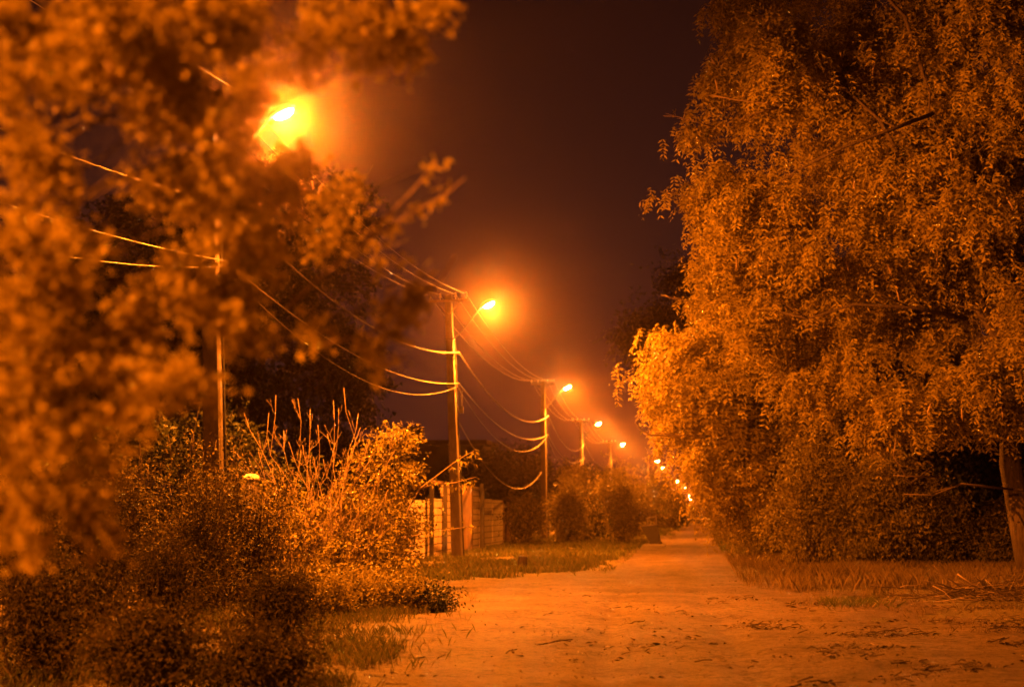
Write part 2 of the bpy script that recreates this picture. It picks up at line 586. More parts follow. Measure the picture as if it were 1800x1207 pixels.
def make_tree(name, label, base, height, blobs, n_clumps, per, lpt, llen, lwid, mat, sig=0.35, droop=0.6, r0=0.2,
              top=None, group=None, spread=0.12, trunk_mat=None, floor=0.25, cat='tree', follow=0.45, inner=0.5, ntarget=14, frond=None, sup=0, ssig=0.5):
    root = empty(name, base)
    tag(root, label, cat, group)
    B = np.array(base)
    bl = [(b[0] - B[0], b[1] - B[1], b[2] - B[2], *b[3:]) for b in blobs]
    T, D, C, _ = blob_tips(bl, n_clumps, per, sig, inner=inner, flat_bottom=floor, sup=sup, ssig=ssig)
    mb = MB()
    sel = C[RNG.permutation(len(C))[:ntarget]]
    sel = [tuple(c) for c in sel if c[2] > height * 0.2]
    tp = top if top is not None else (bl[0][0] * 0.6, bl[0][1] * 0.6, height * 0.8)
    tree_trunk(mb, (0, 0, -0.1), tp, r0, r0 * 0.3, sel)
    mb.build('trunk', trunk_mat or M_BARK, root, True)
    quads_obj('crown', fronds(T, D, *frond, droop=droop, spread=spread) if frond else leaves(T, D, lpt, llen, lwid, droop, spread, follow), mat, root)
    return root, C


def shrub(name, label, px, pyb, w, pyt, mat, llen=0.09, lwid=0.045, clumps=60, per=8, lpt=6, droop=0.1, group=None, y=None,
          nblob=5, sig=0.16, cat='bush', stems=7, twig=M_BARK, spread=None, depth=1.0, shoots=16):
    b = G(px, pyb) if y is None else Vector((P(px, pyb, y).x, y, 0))
    b.z = hgt(b.x, b.y)
    s = b.y / F
    rx = w / 2 * s
    h = (CAMZ + (898 - pyt) * s) - b.z
    root = empty(name, b)
    tag(root, label, cat, group)
    blobs = []
    for i in range(nblob):
        k = random.uniform(0.30, 0.50)
        hz = random.uniform(0.25, 1 - k * 0.5) * h if i else h * 0.55
        rz = min(h * k * random.uniform(0.7, 1.0), h * 1.0 - hz) if i else h * 0.45
        blobs.append((random.uniform(-1, 1) * rx * (1 - k), random.uniform(-1, 1) * rx * 0.6 * depth, hz, rx * k * 1.05, rx * k * depth, max(rz, 0.15 * h)))
    T, D, C, _ = blob_tips(blobs, clumps, per, sig, inner=0.35)
    mb = MB()
    et, ed = [], []
    for i in range(shoots):
        c = C[random.randrange(len(C))]
        e = Vector((c[0] * random.uniform(0.8, 1.12), c[1], h * random.uniform(0.7, 1.16)))
        ln = wob((random.gauss(0, .15) + c[0] * .3, random.gauss(0, .1) + c[1] * .3, -0.05), e, 10, 0.10, -0.03)
        mb.tube(ln, taper(0.010 + 0.003 * h, 0.004, 10), 4)
        for q in range(4, 11):
            for _ in range(3):
                et.append(tuple(ln[q] + Vector((random.gauss(0, 1), random.gauss(0, 1), random.gauss(0, 1))) * llen * 0.8)); ed.append((random.gauss(0, .6), random.gauss(0, .6), 0.2))
    if et:
        T = np.concatenate([T, np.array(et)]); D = np.concatenate([D, np.array(ed)])
    for i in range(stems):
        c = C[random.randrange(len(C))]
        mb.tube(wob((random.gauss(0, .06), random.gauss(0, .06), -0.05), c, 6, 0.12), taper(0.022 + 0.006 * h, 0.006, 6), 5)
    mb.build('stem', twig, root, True)
    quads_obj('foliage', leaves(T, D, lpt, llen, lwid, droop, spread if spread is not None else llen * 0.8, 0.4), mat, root)
    return root


# ------------------------------------------------------------------ lamp poles
POLE_H = 8.5
proto = empty('street_lamp', (0, 0, 0))
mb = MB()
def sq_pole(mb, h, a0, a1):
    vs, fs = [], []
    N = 6
    for i in range(N + 1):
        t = i / N
        a = (a0 + (a1 - a0) * t) / 2
        c = a * 0.22
        z = -0.15 + (h + 0.15) * t
        ring = [(-a + c, -a), (a - c, -a), (a, -a + c), (a, a - c), (a - c, a), (-a + c, a), (-a, a - c), (-a, -a + c)]
        vs += [(x, y, z) for x, y in ring]
    for i in range(N):
        for k in range(8):
            p, q = i * 8 + k, i * 8 + (k + 1) % 8
            fs.append((p, q, q + 8, p + 8))
    fs.append(tuple(range(N * 8, N * 8 + 8)))
    mb.add(vs, fs)
sq_pole(mb, POLE_H, 0.36, 0.23)
mb.build('pole', M_CONC, proto)
LX, LZ = 1.22, 8.12
mb = MB()
mb.tube([(0.10, 0, 7.05), (0.35, 0, 7.25), (0.75, 0, 7.72), (1.0, 0, 7.98), (LX - 0.12, 0, 8.10)], 0.024, 8)
mb.box((0.0, 0, 7.05), (0.30, 0.30, 0.05))
mb.build('arm', M_METAL, proto)
tilt = Matrix.Rotation(R(-24), 3, 'Y')
mb = MB()
mb.lathe([(0.001, 0.13), (0.06, 0.125), (0.11, 0.10), (0.155, 0.05), (0.165, 0.0), (0.155, -0.015)], (LX + 0.05, 0, LZ + 0.02), 14, 1.7, 0.85, tilt)
mb.build('lamp_housing', M_METAL, proto, True)
mb = MB()
mb.lathe([(0.14, -0.02), (0.137, -0.035), (0.12, -0.06), (0.085, -0.08), (0.04, -0.09), (0.001, -0.092)], (LX + 0.08, 0, LZ + 0.02), 14, 1.25, 0.95, tilt)
mb.build('lamp_lens', M_LAMP, proto, True)
mb = MB()
mb.box((0, -0.14, 8.30), (1.30, 0.07, 0.07))
mb.tube([(-0.42, -0.14, 8.27), (0, -0.12, 7.85)], 0.015, 5)
mb.tube([(0.42, -0.14, 8.27), (0, -0.12, 7.85)], 0.015, 5)
mb.build('crossarm', M_WOOD, proto)
INS = (-0.6, -0.25, 0.25, 0.6)
for x in INS:
    mb = MB()
    mb.lathe([(0.012, 8.33), (0.012, 8.40), (0.045, 8.41), (0.05, 8.44), (0.03, 8.46), (0.045, 8.48), (0.03, 8.53), (0.02, 8.55)], (x, -0.14, 0), 8)
    mb.build('insulator', M_CERAMIC, proto, True)
mb = MB()
mb.box((0, 0, 6.55), (0.29, 0.29, 0.07)); mb.tube([(0.10, 0, 6.55), (0.27, 0, 6.55), (0.29, 0, 6.62)], 0.016, 5)
mb.build('cable_bracket', M_METAL, proto)
mb = MB()
mb.box((0, 0, 5.55), (0.30, 0.30, 0.06)); mb.tube([(0.10, 0, 5.55), (0.24, 0, 5.53), (0.25, 0, 5.60)], 0.016, 5)
mb.build('cable_bracket', M_METAL, proto)
mb = MB()
mb.tube([(0.205, 0.03, 0.02), (0.18, 0.03, 3), (0.165, 0.03, 5.1), (0.16, 0.03, 7.0)], 0.022, 6)
for z in (1.2, 2.6, 4.0, 5.0, 6.2): mb.box((0.155, 0.03, z), (0.09, 0.08, 0.03))
mb.build('conduit', M_RUBBER, proto)

ld = bpy.data.lights.new('sodium_light', 'POINT')
ld.color = SODIUM
ld.energy = 2000.0
ld.shadow_soft_size = 0.04
lo = bpy.data.objects.new('sodium_light', ld)
COL.objects.link(lo)
lo.parent = proto
lo.location = (LX + 0.12, 0, LZ - 0.118)
ls_ = bpy.data.lights.new('sodium_beam', 'SPOT')       # what the reflector throws towards the lane
ls_.color = SODIUM
ls_.energy = 22000.0
ls_.spot_size = R(178)
ls_.spot_blend = 0.3
ls_.shadow_soft_size = 0.04
lo2 = bpy.data.objects.new('sodium_beam', ls_)
COL.objects.link(lo2)
lo2.parent = proto
lo2.location = (LX + 0.12, 0, LZ - 0.122)
lo2.rotation_euler = (0, R(-34), 0)

# where each lamp burns in the photograph and how far down the road it stands
lampspec = [(500, 210, 29.6), (860, 541, 57.0), (998, 683, 94.7), (1052, 746, 134.0), (1095, 782, 175.0), (1156, 811, 232.0), (1165, 822, 264.0),
            (1190, 846, 330.0), (1197, 851, 365.0), (1205, 858, 405.0), (1209, 864, 450.0), (1212, 872, 505.0), (1213, 878, 560.0)]
lean = [-0.03, -0.038, -0.006, 0.0, -0.02, 0, 0, 0, 0, 0, 0, 0, 0]
lamp_words = [
    'first street lamp from the camera, burning behind the blurred near foliage',
    'second street lamp from the camera, on the leaning concrete pole beside the block wall',
    'third street lamp from the camera, on the upright pole beside the ivy hedge',
    'fourth street lamp from the camera, its thin pole rising behind the small orange trees',
    'fifth street lamp from the camera, the last with clear sky round its light',
    'far street lamp with cables, the higher of the close pair beyond the skip',
    'far street lamp, the lower and brighter of the close pair above the trees',
    'topmost lamp of the tight string of lights at the end of the lane',
    'second from the top in the tight string of far lights',
    'third from the top in the tight string of far lights',
    'fourth from the top in the tight string of far lights',
    'fifth from the top in the tight string of far lights',
    'lowest lamp of the tight string of lights above the end of the lane']
poles = []
for i, ((px, py, y), le, lw) in enumerate(zip(lampspec, lean, lamp_words)):
    lp = P(px, py, y)
    o = proto if i == 0 else copy_tree(proto)
    k = (lp.z) / (LZ - 0.06)
    o.location = (lp.x - (LX + 0.1) - le * LZ, y, hgt(lp.x - 1.4, y) if i < 3 else 0.0)
    if i >= 3: o.scale = (1, 1, k)
    else: o.location.z = lp.z - (LZ - 0.06)
    o.rotation_euler = (0, math.atan(le), 0)
    tag(o, lw, 'street lamp', 'street lamps along the lane')
    poles.append(o)
# the next lamp of the same row, just behind the photographer
o = copy_tree(proto)
o.location = (-8.3, -4.5, 0.0)
o.rotation_euler = (0, 0, 0)
tag(o, 'street lamp of the same row standing just behind the viewpoint', 'street lamp', 'street lamps along the lane')
pole_back = o
bpy.context.view_layer.update()


def on_pole(o, x, z):
    return o.matrix_world @ Vector((x, 0.0, z))


def catenary(p0, p1, sag, n=28):
    return [p0.lerp(p1, i / n) - Vector((0, 0, sag * 4 * (i / n) * (1 - i / n))) for i in range(n + 1)]


def cable(name, label, p0, p1, sag, r, mat=M_CABLE, twisted=False, group='cables strung along the lamp poles', n=28):
    mb = MB()
    if twisted:
        L = (p1 - p0).length
        m = int(L / 0.16)
        c = catenary(p0, p1, sag, m)
        for ph in (0, math.pi):
            pts = []
            for i, p in enumerate(c):
                a = ph + i * 0.75
                pts.append(p + Vector((math.cos(a), 0, math.sin(a))) * r * 0.9)
            mb.tube(pts, r, 5)
    else:
        mb.tube(catenary(p0, p1, sag, n), r, 5)
    o = mb.build(name, mat, None, True)
    return tag(o, label, 'cable', group)


ordn = ['unseen pole', 'first', 'second', 'third', 'fourth', 'fifth']
seq = [pole_back] + poles[:5]
side = ['outermost on the field side', 'second on the field side', 'second on the lane side', 'outermost on the lane side']
for i in range(5):
    a, b = seq[i], seq[i + 1]
    L = (b.location - a.location).length
    w = 'between ' + ordn[i] + ' and ' + ordn[i + 1] + (' lamp poles' if i else '')
    k = L / 37.0
    cable('overhead_cable', 'twisted cable ' + w, on_pole(a, 0.28, 6.62), on_pole(b, 0.28, 6.62), 1.05 * k if i != 1 else 0.75, (0.008, 0.012)[i] if i < 2 else 0.016, twisted=(i < 3))
    cable('overhead_cable', 'thick upper service cable ' + w, on_pole(a, 0.24, 5.62), on_pole(b, 0.24, 5.62), 0.85 * k, (0.008, 0.013)[i] if i < 2 else 0.019)
    cable('overhead_cable', 'slack lower service cable ' + w, on_pole(a, 0.2, 5.50), on_pole(b, 0.2, 5.52), 1.35 * k, (0.006, 0.009)[i] if i < 2 else 0.014)
    for x, sd in zip(INS, side):
        p0 = a.matrix_world @ Vector((x, -0.14, 8.5)); p1 = b.matrix_world @ Vector((x, -0.14, 8.5))
        cable('overhead_wire', 'thin top wire ' + w + ', ' + sd, p0, p1, 0.75 * k, 0.008, M_WIRE, group='thin wires on the crossarms')
cable('overhead_cable', 'low loose cable hanging deep between the second and third lamp poles', on_pole(poles[1], 0.2, 4.35), on_pole(poles[2], -0.1, 3.65), 1.45, 0.018)

# meter fittings on the second pole
fx = empty('junction_box', poles[1].matrix_world @ Vector((0.30, -0.02, 4.75)))
tag(fx, 'small junction box with stub pipe on the lane side of the second lamp pole', 'junction box')
mb = MB(); mb.box((0, 0, 0), (0.12, 0.12, 0.22)); mb.box((-0.1, 0, 0.0), (0.1, 0.03, 0.03)); mb.build('case', M_METAL, fx)
mb = MB(); mb.tube([(0, 0, 0.11), (0, 0, 0.5), (0.02, 0, 0.62)], 0.02, 6); mb.build('pipe', M_METAL, fx)

# small far garden lamp
gl = empty('garden_lamp', P(1075, 940, 150))
gl.location.z = 0
tag(gl, 'small dim lamp on a short post above the left hedge', 'lamp')
zt = P(1075, 841, 150).z
mb = MB(); mb.tube([(0, 0, -0.05), (0, 0, zt - 0.1)], 0.04, 6); mb.build('post', M_METAL, gl)
mb = MB(); mb.lathe([(0.02, -0.12), (0.12, -0.08), (0.16, 0.0), (0.12, 0.1), (0.02, 0.14)], (0, 0, zt), 10); mb.build('globe', emit_mat('dim_globe', (1, .45, .12), 5), gl, True)

# ------------------------------------------------------------------ block wall, wooden fence, house
XW = -8.75
bw = empty('block_wall', (XW, 56, 0))
tag(bw, 'tall wall of pale concrete blocks in uneven panels behind the leaning pole', 'wall')
def yw(px):
    d = ray(px, 900); return XW / d.x * d.y
def panel(px0, px1, h):
    y0, y1 = yw(px0), yw(px1)
    mb = MB(); mb.box((0, (y0 + y1) / 2 - 56, h / 2 - 0.1), (0.2, y1 - y0 - 0.02, h + 0.2)); return mb.build('panel', M_BLOCK, bw)
def post(px, h, wd=0.13, m=M_RUST):
    y = yw(px)
    mb = MB(); mb.box((0.13, y - 56, h / 2 - 0.1), (wd, wd, h + 0.2)); return mb.build('post', m, bw)
panel(700, 748, 1.9); post(752, 2.5); panel(757, 772, 1.95); post(776, 2.55); panel(779, 799, 2.55)
post(815, 2.5, 0.40, M_WOOD); panel(820, 838, 2.5); post(842, 2.65, 0.16); panel(846, 861, 2.05); panel(862, 880, 2.02)
mb = MB(); mb.box((0.0, yw(766) - 56, 2.52), (0.16, 2.6, 0.1)); mb.build('top_rail', M_WOOD, bw)
wf = empty('board_fence', (XW - 0.05, yw(888), 0))
tag(wf, 'dark weathered board fence between the block wall and the ivy', 'fence')
w0, w1 = yw(881), yw(903)
mb = MB()
nb = 24
for i in range(nb):
    yy = w0 + (w1 - w0) * (i + 0.5) / nb - wf.location.y
    hh = 1.62 + random.uniform(-0.06, 0.06)
    mb.box((random.uniform(-.01, .01), yy, hh / 2), (0.03, (w1 - w0) / nb * 0.93, hh + 0.1))
mb.build('board_panel', M_WOOD, wf)
for t in (0.02, 0.5, 0.98):
    mb = MB(); mb.box((0.09, w0 + (w1 - w0) * t - wf.location.y, 0.95), (0.14, 0.14, 2.0)); mb.build('post', M_WOOD, wf)
mb = MB(); mb.box((0.05, 0, 1.75), (0.05, (w1 - w0), 0.07)); mb.build('rail', M_METAL, wf)

hb = empty('house', P(775, 900, 165)); hb.location.z = 0
tag(hb, 'dark flat roofed house standing behind the wall, with a block on its roof', 'house')
def hx(px): return P(px, 900, 165).x - hb.location.x
def hz(py): return P(800, py, 165).z
mb = MB(); mb.box(((hx(560) + hx(850)) / 2, 5, hz(782) / 2), (hx(850) - hx(560), 10, hz(782))); mb.build('wall', M_PLASTER, hb)
rfm = MB(); rfm.box(((hx(550) + hx(856)) / 2, 5, hz(777)), (hx(856) - hx(550), 10.8, 0.42)); rfo = rfm.build('roof', M_ROOF, hb)
mb = MB(); mb.box(((hx(698) + hx(730)) / 2, 4, (hz(771) + hz(746)) / 2), (hx(730) - hx(698), 2.0, hz(746) - hz(771))); mb.build('roof_block', M_PLASTER, rfo)
for px in (600, 690, 790):
    mb = MB(); mb.box((hx(px), -0.02, hz(825)), (1.1, 0.08, 1.4)); fr = mb.build('window', M_WOOD, hb)
    mb = MB(); mb.box((hx(px), -0.07, hz(825)), (0.92, 0.03, 1.2)); mb.build('pane', M_DARKGLASS, fr)

# garden gate pier with a pale cap, among the bushes on the left
gp = empty('gate_pier', P(441, 900, 32)); gp.location.z = 0
tag(gp, 'pier with a pale rounded cap showing above the dark bushes on the left', 'gate pier')
zc = P(441, 843, 32).z
mb = MB(); mb.box((0, 0, (zc - 0.02) / 2 - 0.05), (0.26, 0.26, zc + 0.06)); mb.build('shaft', M_CONC, gp)
mb = MB(); mb.lathe([(0.16, -0.01), (0.165, 0.03), (0.14, 0.075), (0.09, 0.105), (0.001, 0.115)], (0, 0, zc), 14); mb.build('cap', M_CAP, gp, True)

# ------------------------------------------------------------------ skip, slab, car, stump
sk0 = G(1146, 958)
sk = empty('skip', (sk0.x, sk0.y, 0.06))
tag(sk, 'dark tapered metal rubbish skip on small wheels beside the lane', 'rubbish skip')
yk = sk0.y
def rel(px, py):
    p = P(px, py, yk); return (p.x - sk0.x, p.z - 0.06)
prof = [rel(1126, 925), rel(1155, 922), rel(1162, 955), rel(1143, 955)]
mb = MB(); mb.prism(prof, 0.0, 0.95); mb.build('tub', M_RUST, sk)
mb = MB()
a, b = prof[0], prof[1]
for yy in (-0.02, 0.97): mb.tube([(a[0] - 0.03, yy, a[1] + 0.02), (b[0] + 0.03, yy, b[1] + 0.02)], 0.025, 6)
for q in (a, b): mb.tube([(q[0], -0.02, q[1] + 0.02), (q[0], 0.97, q[1] + 0.02)], 0.025, 6)
mb.build('rim', M_RIM, sk, True)
mb = MB()
h1, h2 = rel(1138, 922), rel(1154, 920)
mb.tube([(h1[0], 0.5, h1[1] - .05), (h1[0], 0.5, h1[1] + 0.30), (h2[0] - .02, 0.5, h2[1] + 0.34), (h2[0] - .02, 0.5, h2[1] - .05)], 0.035, 6)
mb.build('lifting_bar', M_RIM, sk, True)
mb = MB()
for z in (0.35, 0.62):
    t = (z - prof[2][1]) / (prof[1][1] - prof[2][1])
    mb.box((prof[2][0] + (prof[1][0] - prof[2][0]) * t - 0.17, -0.015, z), (0.3, 0.03, 0.05))
mb.build('side_rib', M_RUST, sk)
for xx in (prof[3][0] + 0.04, prof[2][0] - 0.05):
    for yy in (0.12, 0.82):
        mb = MB(); mb.tube([(xx, yy - 0.03, 0.03), (xx, yy + 0.03, 0.03)], 0.085, 12); mb.build('wheel', M_RUBBER, sk)
sl = MB(); g0, g1 = G(1126, 961), G(1160, 961)
sl.box(((g0.x + g1.x) / 2, sk0.y + 0.2, 0.0), (g1.x - g0.x + 0.3, 2.2, 0.13))
tag(sl.build('concrete_pad', M_CAP), 'pale concrete pad the dark skip stands on', 'pad')

cr0 = Vector((P(1221, 923, 178).x, 178, 0))
cr = empty('parked_van', cr0)
tag(cr, 'dark van parked head on at the far end of the lane', 'van')
def vprism(mb, prof, x0, x1):   # profile in y,z
    n = len(prof)
    vs = [(x0, y, z) for y, z in prof] + [(x1, y, z) for y, z in prof]
    mb.add(vs, [tuple(reversed(range(n))), tuple(range(n, 2 * n))] + [(i, (i + 1) % n, (i + 1) % n + n, i + n) for i in range(n)])
mb = MB(); vprism(mb, [(0, .35), (-0.02, .85), (0.25, 0.98), (1.0, 1.05), (4.4, 1.08), (4.45, .35)], -0.86, 0.86); mb.build('body', M_CARPAINT, cr)
mb = MB(); vprism(mb, [(0.95, 1.052), (1.55, 1.82), (2.0, 1.9), (4.2, 1.88), (4.38, 1.082)], -0.78, 0.78); mb.build('cab', M_CARTOP, cr)
mb = MB()
mb.add([(-0.7, 0.95, 1.08), (0.7, 0.95, 1.08), (0.66, 1.50, 1.79), (-0.66, 1.50, 1.79)], [(0, 1, 2, 3)])
mb.build('windscreen', M_DARKGLASS, cr)
for sx in (-1, 1):
    mb = MB(); mb.box((sx * 0.66, -0.03, 0.75), (0.28, 0.05, 0.16)); mb.build('headlight', M_CERAMIC, cr)
    for yy in (0.85, 3.6):
        mb = MB(); mb.tube([(sx * 0.88, yy, 0.33), (sx * 0.70, yy, 0.33)], 0.33, 16); mb.build('wheel', M_RUBBER, cr)
mb = MB(); mb.box((0, -0.05, 0.48), (1.7, 0.1, 0.14)); mb.build('bumper', M_RUBBER, cr)

st = G(917, 996)
mb = MB(); mb.lathe([(0.17, -0.05), (0.15, 0.05), (0.13, 0.18), (0.12, 0.27), (0.10, 0.29)], (st.x, st.y, 0.02), 9, 1.0, 1.1, Matrix.Rotation(R(8), 3, 'Y'))
tag(mb.build('tree_stump', M_BARK), 'short dark stump standing in the lit grass verge', 'tree stump')

# ------------------------------------------------------------------ trees on the right
def B(px, py, y, rpx, rpy, ry=None):
    p = P(px, py, y); s = y / F
    return (p.x, p.y, p.z, rpx * s, ry if ry is not None else (rpx + rpy) / 2 * s, rpy * s)


b1 = Vector((P(1822, 1012, 42).x, 42.0, 0.0))
t1_blobs = [B(1560, 120, 43, 210, 190, 3.0), B(1380, 180, 41, 130, 110, 2.0), B(1700, 250, 42, 190, 200, 3.0), B(1355, 330, 42, 100, 90, 1.8),
            B(1480, 380, 42, 190, 150, 2.5), B(1318, 480, 43, 90, 90, 1.6), B(1440, 560, 43, 190, 130, 2.4), B(1640, 520, 42, 180, 160, 2.6),
            B(1880, 200, 43, 220, 300, 3.5), B(1560, -120, 43, 300, 170, 4.0), B(1900, -150, 43, 320, 250, 4.0), B(1420, 60, 43, 110, 70, 1.6), B(1275, 240, 42, 55, 40, 0.8),
            B(1258, 115, 42, 46, 30, .8), B(1252, 300, 42, 40, 24, .7), B(1278, 440, 43, 42, 50, .8),
            B(1740, 380, 39.5, 90, 110, 1.0), B(1730, 560, 39.5, 90, 80, 1.0), B(1690, 700, 40.5, 130, 60, 1.6), B(1600, 740, 40, 90, 45, 1.2), B(1760, 640, 41, 110, 90, 1.6)]
tr1, C1 = make_tree('locust_tree', 'great bushy locust tree with hanging pods, its trunk at the right photo edge', b1, 13.0, t1_blobs, 1900, 10, 9, 0.17, 0.050, M_LOCUST,
                    sig=0.19, droop=0.95, r0=0.30, sup=9, ssig=0.50, frond=(3, 0.36, 4, 0.15, 0.048), top=(-1.4, 0.4, 11.5), spread=0.13, floor=2.4, ntarget=34, inner=0.35)
# hanging pods
mb = MB()
mb.tube([(0, 0, 0), (0.012, 0, -0.07), (0.02, 0.01, -0.15), (0.008, 0.015, -0.23)], [0.008, 0.016, 0.016, 0.004], 5)
pod0 = mb.build('seed_pod', M_POD, tr1, True)
front = C1[(C1[:, 1] < 0.6)]
for i in range(80):
    c = front[random.randrange(len(front))]
    o = pod0 if i == 0 else pod0.copy()
    if i: COL.objects.link(o); o.parent = tr1
    o.location = (c[0] + random.gauss(0, .3), c[1] - 0.5 - random.random() * 0.5, c[2] + random.gauss(0, .3))
    o.rotation_euler = (random.gauss(0, .2), random.gauss(0, .25), random.uniform(0, 6.28))
    k = random.uniform(0.8, 1.5); o.scale = (k, k, k)


def bare(parent, path, r, mat=M_TWIG):
    """a bare branch through points of the place"""
    o = parent.location
    mb = MB()
    mb.tube([Vector(p) - o for p in path], taper(r, r * 0.3, len(path) - 1), 5)
    for k in range(1, len(path) - 1):
        if random.random() < 0.7:
            d = (Vector(path[k + 1]) - Vector(path[k]))
            e = Vector(path[k]) - o + d * 0.9 + Vector((random.gauss(0, .2), random.gauss(0, .2), random.gauss(.1, .2))) * d.length
            mb.tube([Vector(path[k]) - o, e], [r * 0.45, r * 0.15], 4)
    return mb.build('bare_branch', mat, parent, True)


bare(tr1, [P(1390, 200, 41), P(1365, 183, 40.5), P(1330, 180, 40.3), P(1295, 176, 40.2), P(1250, 167, 40)], 0.035)
bare(tr1, [P(1380, 185, 41), P(1340, 196, 40.3), P(1310, 205, 40.2), P(1300, 212, 40)], 0.03)
bare(tr1, [P(1260, 225, 41), P(1215, 212, 40.6), P(1190, 205, 40.4), P(1166, 204, 40.2)], 0.015)
bare(tr1, [P(1640, 820, 40), P(1600, 850, 39), P(1570, 800, 38.6), P(1575, 770, 38.5)], 0.02)
bare(tr1, [P(1650, 838, 39.5), P(1600, 837, 39), P(1570, 835, 38.7)], 0.025)
bare(tr1, [P(1780, 860, 41), P(1690, 850, 40), P(1640, 870, 39.5), P(1590, 868, 39)], 0.03)
bare(tr1, [P(1700, 560, 41), P(1600, 540, 39.6), P(1500, 535, 39.4), P(1420, 560, 39.3), P(1370, 548, 39.3)], 0.05, M_BARK)
bare(tr1, [P(1640, 200, 40.5), P(1560, 230, 39.6), P(1480, 260, 39.3), P(1400, 300, 39.3), P(1370, 320, 39.3)], 0.05, M_BARK)

b2 = Vector((P(1500, 960, 60).x, 60.0, 0.0))
t2 = [B(1330, 600, 57, 140, 90, 2.6), B(1255, 620, 56, 62, 48, 1.4), B(1222, 690, 56, 62, 55, 1.4), B(1290, 720, 56, 130, 80, 2.4), B(1440, 690, 57, 150, 100, 3.0), B(1178, 670, 56, 30, 16, .6),
      B(1420, 540, 60, 160, 110, 3.0), B(1320, 790, 58, 85, 60, 2.0), B(1380, 800, 57, 130, 80, 2.6), B(1550, 780, 58, 130, 90, 2.6), B(1118, 668, 56, 14, 8, .3), B(1140, 676, 56, 16, 10, .3),
      B(1208, 740, 57, 42, 36, 1.0), B(1620, 650, 60, 150, 130, 3), B(1450, 850, 55, 100, 55, 1.4), B(1400, 890, 55, 60, 40, 1.2), B(1540, 870, 54, 110, 60, 1.6)]
tr2, C2 = make_tree('locust_tree', 'brightly lit locust tree leaning over the lane, second on the right', b2, 9.0, t2, 1600, 9, 8, 0.19, 0.060, M_LOCUST,
                    sig=0.22, droop=0.95, r0=0.24, sup=9, ssig=0.55, frond=(3, 0.42, 4, 0.18, 0.060), top=(-2.6, -1.5, 7.2), spread=0.15, floor=0.5, ntarget=22, inner=0.3)
bare(tr2, [P(1290, 762, 56), P(1200, 766, 55), P(1145, 764, 54.8), P(1125, 755, 54.7), P(1116, 742, 54.6)], 0.05)
bare(tr2, [P(1240, 545, 54), P(1205, 528, 54), P(1185, 525, 54), P(1162, 518, 54)], 0.03)

b3 = Vector((P(1330, 950, 82).x, 82.0, 0.0))
t3 = [B(1160, 600, 80, 62, 55, 2.4), B(1230, 560, 82, 90, 90, 3.0), B(1185, 660, 80, 60, 60, 2.4), B(1280, 750, 80, 60, 50, 2.2), B(1300, 700, 84, 120, 150, 3.5), B(1185, 480, 82, 20, 22, .8), B(1120, 590, 80, 22, 22, .8)]
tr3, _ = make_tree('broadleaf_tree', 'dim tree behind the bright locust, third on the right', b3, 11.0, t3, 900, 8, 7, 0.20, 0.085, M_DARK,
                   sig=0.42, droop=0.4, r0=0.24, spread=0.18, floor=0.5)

far_right = [(1290, 108, 1275, 790, 62, 55), (1285, 138, 1268, 820, 48, 45), (1275, 172, 1258, 842, 36, 40), (1265, 215, 1256, 856, 26, 32), (1262, 270, 1254, 870, 20, 22), (1258, 340, 1250, 880, 14, 15)]
words = ['fourth', 'fifth', 'sixth', 'seventh', 'eighth', 'ninth']
for (bpx, y, cpx, cpy, rx, ry), w in zip(far_right, words):
    bb = Vector((P(bpx, 930, y).x + 1.0, y, 0))
    bl = [B(cpx, cpy, y, rx, ry), B(cpx + 50, cpy - 20, y + 3, rx, ry), B(cpx + 15, cpy + 45 * 100 / y, y - 2, rx * .9, ry * .9), B(cpx + 60, cpy + 40 * 100 / y, y, rx, ry), B(cpx + 90, cpy - 30, y + 3, rx * 1.3, ry * 1.3)]
    make_tree('broadleaf_tree', w + ' tree from the camera in the lit row on the right of the lane', bb, 7.0, bl, 420, 7, 6, 0.22 + y / 1500, 0.10 + y / 2500, M_BUSH, sig=0.4, droop=0.45, r0=0.18,
              group='row of trees down the right of the lane', spread=0.2, floor=0.3)

# woods behind, deep on the right
wood_spots = [(1640, 66, 5.5), (1760, 60, 5.0), (1870, 55, 5.5), (1540, 78, 6.5), (1960, 50, 6), (1440, 100, 7), (1700, 90, 9)]
wl = ['dark leafy tree in the wood right of the leaning locust', 'dark leafy tree in the wood left of the big trunk', 'dark leafy tree in the wood straight behind the big trunk', 'taller dark tree farther back in the wood on the right',
      'dark tree at the wood edge beyond the right side of the photo', 'dark tree far back in the wood, nearest the lane', 'tallest dark tree at the back of the wood']
for (px, y, h), lb in zip(wood_spots, wl):
    bb = Vector((P(px, 950, y).x, y, 0))
    bl = [(bb.x + random.gauss(0, 1), y + random.gauss(0, 1), h * f, random.uniform(1.6, 2.4), random.uniform(1.6, 2.2), random.uniform(1.2, 1.8)) for f in (0.25, 0.45, 0.62, 0.8, 0.35, 0.55)]
    make_tree('broadleaf_tree', lb, bb, h, bl, 260, 8, 6, 0.22, 0.11, M_DEEP, sig=0.4, droop=0.3, r0=0.16, group='dark wood on the right', spread=0.2)

